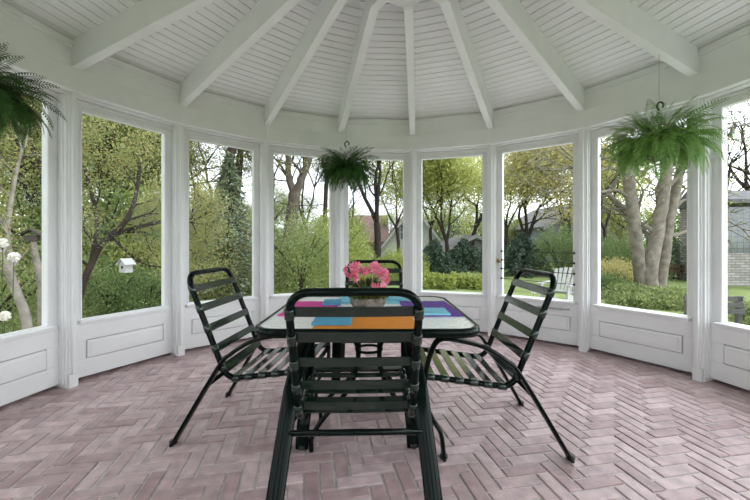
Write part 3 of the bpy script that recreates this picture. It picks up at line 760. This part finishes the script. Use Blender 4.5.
# fine twiggy trees
for k, (px,Y,H,r,lab) in enumerate((
  (266,15,9,.09,'thin twiggy tree left of the forked trunk'),(312,17,9.5,.10,'thin twiggy tree right of the forked trunk'),
  (352,19,9,.10,'thin twiggy tree behind the post with the dark fern'),(398,21,10,.11,'twiggy tree rising over the white house gable'),
  (432,23,10,.12,'twiggy tree at the left of the window beside the door'),(505,24,10,.12,'twiggy tree at the left side of the door glass'),
  (562,23,10,.12,'twiggy tree over the grey house gable'),(606,20,9,.11,'twiggy tree at the left of the three-stemmed tree'),
  (210,15,10,.10,'thin twiggy tree leaning behind the open spruce'),(738,19,8.5,.12,'twiggy bare tree above the left end of the outbuilding roof'))):
    std_tree('twiggy_tree', px, Y, H, r, 6, 140+k, lab, BARKD, L_YG, 2, .075, .2, lean=(.05*(-1)**k,0), first=.24, kids=(2,3), spread=.42)
# three-stemmed tree
Bx = (W(650,10.4), 10.4, GZ)
custom_tree('three_stemmed_tree', Bx, [
  ([P3(645,294,10.4,Bx), P3(640,272,10.4,Bx), P3(636,235,10.3,Bx), P3(629,185,10.2,Bx), P3(621,140,10.2,Bx), P3(612,90,10.2,Bx)], .185, .12, 5),
  ([P3(651,294,10.3,Bx), P3(650,270,10.3,Bx), P3(657,235,10.4,Bx), P3(664,190,10.5,Bx), P3(668,140,10.5,Bx), P3(672,90,10.6,Bx)], .20, .13, 5),
  ([P3(658,293,10.6,Bx), P3(663,265,10.6,Bx), P3(668,230,10.7,Bx), P3(677,185,10.8,Bx), P3(688,140,10.8,Bx), P3(700,90,10.8,Bx)], .165, .10, 5),
  ([P3(631,198,10.2,Bx), P3(615,190,10.2,Bx), P3(600,192,10.0,Bx), P3(585,185,9.9,Bx)], .06, .03, 4),
  ([P3(627,178,10.2,Bx), P3(612,168,10.2,Bx), P3(596,172,10.1,Bx), P3(580,165,10,Bx)], .05, .025, 4),
  ([P3(625,165,10.2,Bx), P3(606,150,10.0,Bx), P3(590,148,9.9,Bx)], .045, .02, 4),
  ([P3(670,215,10.8,Bx), P3(684,200,11,Bx), P3(700,205,11,Bx)], .05, .03, 3),
  ([P3(655,232,10.4,Bx), P3(628,215,10.9,Bx), P3(612,200,11,Bx), P3(604,190,11,Bx)], .07, .03, 3),
  ], 24, 'large tree with three thick grey stems on the lawn to the right', BARK, L_YG, 1, .06, .2, gl=1.2, spread=.6)
for k, (px,Y,w_,h_) in enumerate(((628,9.0,1.3,.36),(650,8.6,1.4,.34),(672,8.9,1.3,.34),(640,8.0,1.3,.26),(665,7.9,1.3,.24))):
    bush('ground_cover', px, Y, w_, h_, 2600, .07, L_BR, 90+k, 'low green ground cover plant at the foot of the three-stemmed tree', 'plant', 'ground cover under the three-stemmed tree')
for k in range(9):
    bush('perennial_clump', 418+k*9.5, 10.5+.2*(k % 3), .55, .42, 700, .09, L_YG, 110+k, 'yellow green perennial clump in the border below the window beside the door', 'plant', 'perennials in the border beside the door')

# distant woods: a few source trees, copied
def seen_in(px):
    for x1, n in ((62,'through the leftmost window'),(176,'through the window with the white birdhouse'),(264,'through the window behind the left chair'),(338,'through the window left of the dark fern'),
                  (412,'through the window behind the geranium'),(490,'through the window left of the door'),(580,'through the door glass'),(690,'behind the three-stemmed tree')):
        if px < x1: return n
    return 'above the stone outbuilding'
src = []
for k, (lf, s_) in enumerate(((L_YG, 81), (L_MG, 82), (L_OL, 83))):
    t = Tree(s_); pts, d = t.limb((0,0,-.1), (0,0,1), 3.0, .2, .15, n=4, wob=.05, sides=7)
    for q in range(3): t.grow(pts[-1], d+Vector((t.r.gauss(0,.5),t.r.gauss(0,.5),.3)), 2.1, .11, 5, .5, .74, .05, (2,3))
    src.append((t, lf, s_))
roots = []
wood = [(px, Y) for (px, Y) in (
 (-60,12),(-20,9),(5,13),(30,10),(60,15),(85,11),(100,16),(125,12),(145,18),(165,13),(190,20),(215,17),(240,22),(262,18),(280,24),(300,20),(318,27),(338,23),(355,30),(395,34),(420,32),(440,36),(465,33),(490,38),(510,31),(535,37),(565,36),(595,34),(625,38),(655,33),(690,38),(725,32),(-10,17),(45,19),(110,22),(70,9.5))]
rr_ = random.Random(99); names = ['yellow green','mid green','bronze green']; protos = {}
for i, (px, Y) in enumerate(wood):
    k = rr_.choice((0,1,2)) if px < 330 else rr_.choice((0,0,1)); x = W(px,Y)
    lab = '%s woodland tree seen far off %s' % (names[k], seen_in(px))
    if k not in protos:
        t, lf, s_ = src[k]; protos[k] = t.done('woodland_tree', (x,Y,gh(x,Y)), lab, 'tree', BARKD, lf, 15, .09, .32, s_); c = protos[k]
    else: c = copy_tree(protos[k])
    c.location = (x,Y,gh(x,Y)-.1); c.rotation_euler = (0,0,rr_.uniform(0,6.28)); q = rr_.uniform(.7,1.0)*(1 if px < 170 else .85)*(.55 if 345 < px else .62 if 180 < px else 1)*(1 if Y < 30 else 1.25); c.scale = (q,q,q)
    tag(c, lab, 'tree', 'woodland trees beyond the garden')
# undergrowth at the wood edge on the left, copies of three shrubs
ug = []
for k, lf in enumerate((L_MG, L_BR, L_YG)):
    ug.append(bush('undergrowth_shrub', -40+k*55, 8.5+k, 2.6, 1.9, 9000, .06, lf, 130+k, '%s undergrowth shrub at the wood edge, nearest of its colour' % ('mid green','bright green','yellow green')[k], group='undergrowth at the wood edge'))
for i, (px, Y) in enumerate(((-80,10),(-10,12),(35,10.5),(95,10),(125,11.5),(160,10.5),(180,13),(210,15),(245,15),(275,14.5),(300,16),(325,18),(145,14),(412,36),(428,33),(450,32),(476,34),(500,33),(540,38),(585,37),(650,22),(680,20))):
    k = i % 3; c = copy_tree(ug[k]); x = W(px,Y); q = rr_.uniform(.85,1.3)*(1.55 if px < 170 and Y > 9.9 else 1.1 if px < 335 else 1.9); c.location = (x,Y,gh(x,Y)-.05); c.scale = (q,q,q); c.rotation_euler = (0,0,rr_.uniform(0,6)); c['label'] = '%s undergrowth shrub %s, %s metres out' % (('mid green','bright green','yellow green')[k], seen_in(px), 'some ten' if Y < 13 else 'some twenty' if Y < 25 else 'over thirty')

# --- houses
def siding(n, c): 
    m = mat(n, c, .7, .2); t = m.node_tree; p = t.nodes['Principled BSDF']
    co = t.nodes.new('ShaderNodeTexCoord'); wv = t.nodes.new('ShaderNodeTexWave'); wv.bands_direction = 'Z'; wv.wave_profile = 'SAW'; wv.inputs['Scale'].default_value = 1.6
    bp = t.nodes.new('ShaderNodeBump'); bp.inputs['Strength'].default_value = .6; bp.inputs['Distance'].default_value = .03
    t.links.new(co.outputs['Object'], wv.inputs['Vector']); t.links.new(wv.outputs['Fac'], bp.inputs['Height']); t.links.new(bp.outputs[0], p.inputs['Normal']); return m
WSID, GSID = siding('white_siding', (.50,.50,.48)), siding('grey_siding', (.26,.275,.30))
BROOF, GROOF = mat('brown_shingles', (.13,.09,.075), .9, .1, var=.25, vscale=5), mat('grey_shingles', (.13,.13,.13), .9, .1, var=.25, vscale=5)
DKG = mat('dark_window_glass', (.05,.06,.07), .1, .6)
def house(name, x0, x1, Y, dep, ze, za, wall_m, roof_m, lab, apex=None, wins=(), wing=None, chimney=None, th=.12):
    root = empty(name, ((x0+x1)/2, Y, gh((x0+x1)/2,Y)), 0, label=lab, cat='house')
    ox, oy, oz = root.location; xa = (apex if apex is not None else (x0+x1)/2)
    mb = MB(); z0 = -1.0
    V = [(x0-ox,0,z0),(x1-ox,0,z0),(x1-ox,0,ze-oz),(xa-ox,0,za-oz),(x0-ox,0,ze-oz)]
    V += [(a,dep,c) for a,b,c in V]
    mb.add(V, [(0,1,2,3,4),(9,8,7,6,5),(0,5,6,1),(1,6,7,2),(4,3,8,9),(3,2,7,8),(0,4,9,5)]); mb.build('wall', wall_m, root)
    mb = MB(); rk = MB()
    for xe in (x0, x1):
        sx = (xe-xa); sl = (za-ze)/abs(sx); ex = xe+math.copysign(.35, sx); ez = ze-.35*sl
        A = [(xa-ox,-.35,za-oz+.02),(ex-ox,-.35,ez-oz+.02),(ex-ox,dep+.35,ez-oz+.02),(xa-ox,dep+.35,za-oz+.02)]
        mb.hexa(A+[(a,b,c+th) for a,b,c in A])
        rk.hexa([(xa-ox,-.40,za-oz-.13),(ex-ox,-.40,ez-oz-.13),(ex-ox,-.35,ez-oz-.13),(xa-ox,-.35,za-oz-.13),(xa-ox,-.40,za-oz+th),(ex-ox,-.40,ez-oz+th),(ex-ox,-.35,ez-oz+th),(xa-ox,-.35,za-oz+th)])
    mb.build('roof', roof_m, root); rk.build('rake_trim', WW, root)
    for (px,py,w_,h_) in wins:
        f = MB(); cx_, cz = W(px,Y)-ox, Zp(py,Y)-oz
        for (a,b,c,d_) in ((-w_/2-.1,w_/2+.1,h_/2,h_/2+.1),(-w_/2-.1,w_/2+.1,-h_/2-.1,-h_/2),(-w_/2-.1,-w_/2,-h_/2,h_/2),(w_/2,w_/2+.1,-h_/2,h_/2),(-w_/2,w_/2,-.03,.03),(-.03,.03,-h_/2,h_/2)):
            f.box(cx_+a,cx_+b,-.06,.0,cz+c,cz+d_)
        fo = f.build('window', WW, root); g_ = MB(); g_.box(cx_-w_/2,cx_+w_/2,-.025,.0,cz-h_/2,cz+h_/2); g_.build('pane', DKG, fo)
    if wing:
        a,b,zl,zt_,m_ = wing; mb = MB(); mb.box(a-ox,b-ox,1.5,dep-.5,z0,zl-oz); mb.build('wing_wall', wall_m, root)
        mb = MB(); mb.hexa([(a-.3-ox,.9,zl-oz-.05),(b-ox,.9,zl-oz-.05),(b-ox,dep*.6,zt_-oz),(a-.3-ox,dep*.6,zt_-oz),(a-.3-ox,.9,zl-oz+.1),(b-ox,.9,zl-oz+.1),(b-ox,dep*.6,zt_-oz+.14),(a-.3-ox,dep*.6,zt_-oz+.14)]); mb.build('wing_roof', m_, root)
    if chimney:
        a,w_,zt_ = chimney; mb = MB(); mb.box(a-w_/2-ox,a+w_/2-ox,1.0,1.8,ze-oz,zt_-oz); mb.box(a-w_/2-.08-ox,a+w_/2+.08-ox,.92,1.88,zt_-oz,zt_-oz+.15); mb.build('chimney', wall_m, root)
    return root
Y = 30; house('brown_roofed_house', W(380,Y), W(446,Y), Y, 9, Zp(249,Y), Zp(207,Y), WSID, BROOF, 'white house with a brown shingle roof seen past the far chair', wins=((400,232,.6,1.2),), wing=(W(352,Y),W(390,Y),Zp(243,Y),Zp(212,Y),BROOF))
Y = 24; house('garage', W(442,Y), W(508,Y), Y, 6, Zp(252,Y), Zp(236,Y), siding('dull_grey_siding', (.20,.21,.19)), GROOF, 'low grey garage gable with white edge trim behind the dark spruces')
Y = 26; house('grey_house', W(546,Y), W(634,Y), Y, 9, Zp(226,Y), Zp(201,Y), GSID, GROOF, 'grey sided house with white trim and a chimney beyond the lawn', wins=((566,229,.7,1.3),), chimney=(W(613,Y),1.0,Zp(198,Y)))

# stone building with glass blocks
STN = bpy.data.materials.new('ashlar_stone'); STN.use_nodes = True; t = STN.node_tree; p = t.nodes['Principled BSDF']; p.inputs['Roughness'].default_value = .9
def brick_tex(t, p, c1, c2, cm, sc, bw_, rh, ms):
    co = t.nodes.new('ShaderNodeTexCoord'); sp = t.nodes.new('ShaderNodeSeparateXYZ'); cb = t.nodes.new('ShaderNodeCombineXYZ'); ad = t.nodes.new('ShaderNodeMath')
    t.links.new(co.outputs['Object'], sp.inputs[0]); t.links.new(sp.outputs[0], ad.inputs[0]); t.links.new(sp.outputs[1], ad.inputs[1])
    t.links.new(ad.outputs[0], cb.inputs[0]); t.links.new(sp.outputs[2], cb.inputs[1])
    b = t.nodes.new('ShaderNodeTexBrick'); b.inputs['Color1'].default_value = (*c1,1); b.inputs['Color2'].default_value = (*c2,1); b.inputs['Mortar'].default_value = (*cm,1)
    b.inputs['Scale'].default_value = sc; b.inputs['Brick Width'].default_value = bw_; b.inputs['Row Height'].default_value = rh; b.inputs['Mortar Size'].default_value = ms
    t.links.new(cb.outputs[0], b.inputs['Vector']); t.links.new(b.outputs['Color'], p.inputs['Base Color']); return b
brick_tex(t, p, (.36,.345,.32), (.22,.205,.19), (.13,.12,.11), 1, .30, .085, .010)
Y = 11.6; xb = W(722,Y)
sb = empty('stone_building', (xb,Y,GZ), 0, label='pale stone outbuilding with glass block windows and a grey roof at the right edge', cat='building')
mb = MB(); mb.box(0,6,0,1.6,-.1,Zp(253,Y)-GZ); mb.box(0,.22,0,1.6,Zp(253,Y)-GZ,Zp(204,Y)-GZ); mb.box(.22,6,.2,1.6,Zp(253,Y)-GZ,Zp(204,Y)-GZ); mb.build('wall', STN, sb)
GB = mat('glass_block', (.30,.34,.34), .12, .8); t = GB.node_tree; p = t.nodes['Principled BSDF']
bb = brick_tex(t, p, (.13,.15,.15), (.07,.08,.085), (.035,.035,.035), 1, .2, .2, .012); bb.offset = 0
mb = MB(); mb.box(.22,6,.05,.2,Zp(253,Y)-GZ,Zp(207,Y)-GZ); mb.build('window', GB, sb)
mb = MB(); e0, e1 = Zp(204,Y)-GZ, Zp(189,Y)-GZ
mb.hexa([(-.1,-.35,e0),(6.3,-.35,e0),(6.3,1.8,e0),(-.1,1.8,e0),(-.1,-.35,e0+.12),(6.3,-.35,e0+.12),(6.3,1.2,e1+.12),(-.1,1.2,e1+.12)]); mb.build('roof', GROOF, sb)

# --- garden furniture
BW = mat('weathered_bench_wood', (.085,.085,.08), .75, .2, var=.2, vscale=12)
Y = 4.1; bn = empty('garden_chair', (W(735,Y)-.26,Y,GZ), R(-4), label='dark weathered slatted garden chair in front of the stone building', cat='chair')
for k in range(3):
    mb = MB(); z = .60+k*.07; mb.box(-.28,.36,.0+.015*k,.022+.015*k,z,z+.056); mb.build('back_slat', BW, bn, bevel=.003)
for k in range(4):
    mb = MB(); mb.box(-.28,.36,-.42+k*.105,-.335+k*.105,.42,.44); mb.build('seat_slat', BW, bn, bevel=.003)
for x in (-.26,.3):
    mb = MB(); mb.box(x,x+.05,.03,.07,0,.80); mb.build('leg', BW, bn); mb = MB(); mb.box(x,x+.05,-.42,-.37,0,.42); mb.build('leg', BW, bn)
Y = 8.0; ad = empty('adirondack_chair', (W(563,Y),Y,GZ), R(-50), label='white slatted garden chair on the lawn seen through the door glass', cat='chair')
for k in range(6):
    mb = MB(); u = -.21+k*.085; mb.hexa([(u-.032,.0,.26),(u+.032,.0,.26),(u+.032,.02,.26),(u-.032,.02,.26),(u*1.25-.034,.28,.80+.02*(2.5-abs(k-2.5))),(u*1.25+.034,.28,.80+.02*(2.5-abs(k-2.5))),(u*1.25+.034,.30,.80+.02*(2.5-abs(k-2.5))),(u*1.25-.034,.30,.80+.02*(2.5-abs(k-2.5)))]); mb.build('back_slat', WW, ad)
for k in range(5):
    mb = MB(); y = -.45+k*.095; mb.box(-.26,.26,y,y+.08,.36-.02*k,.38-.02*k); mb.build('seat_slat', WW, ad)
for s in (-1,1):
    mb = MB(); mb.box(s*.30-.06,s*.30+.06,-.50,.18,.50,.522); mb.build('armrest', WW, ad)
    mb = MB(); mb.box(s*.28-.012,s*.28+.012,-.48,-.38,0,.50); mb.build('leg', WW, ad)
    mb = MB(); mb.hexa([(s*.26-.012,-.46,.24),(s*.26+.012,-.46,.24),(s*.26+.012,.40,0),(s*.26-.012,.40,0),(s*.26-.012,-.46,.36),(s*.26+.012,-.46,.36),(s*.26+.012,.40,.08),(s*.26-.012,.40,.08)]); mb.build('leg', WW, ad)
Y = 13; rl = empty('wooden_planter', (W(680,Y),Y,GZ), 0, label='low brown timber planter behind the three-stemmed tree', cat='planter')
mb = MB(); mb.box(-1.1,1.1,0,.06,.30,.42); mb.box(-1.1,1.1,0,.06,.46,.58); mb.box(-1.1,1.1,.6,.66,.30,.58); mb.build('board', mat('brown_timber',(.14,.09,.055),.8), rl)
for x in (-1.05,0,1.0):
    mb = MB(); mb.box(x,x+.08,.0,.08,0,.60); mb.build('post', mat('brown_timber_post',(.12,.08,.05),.8), rl)
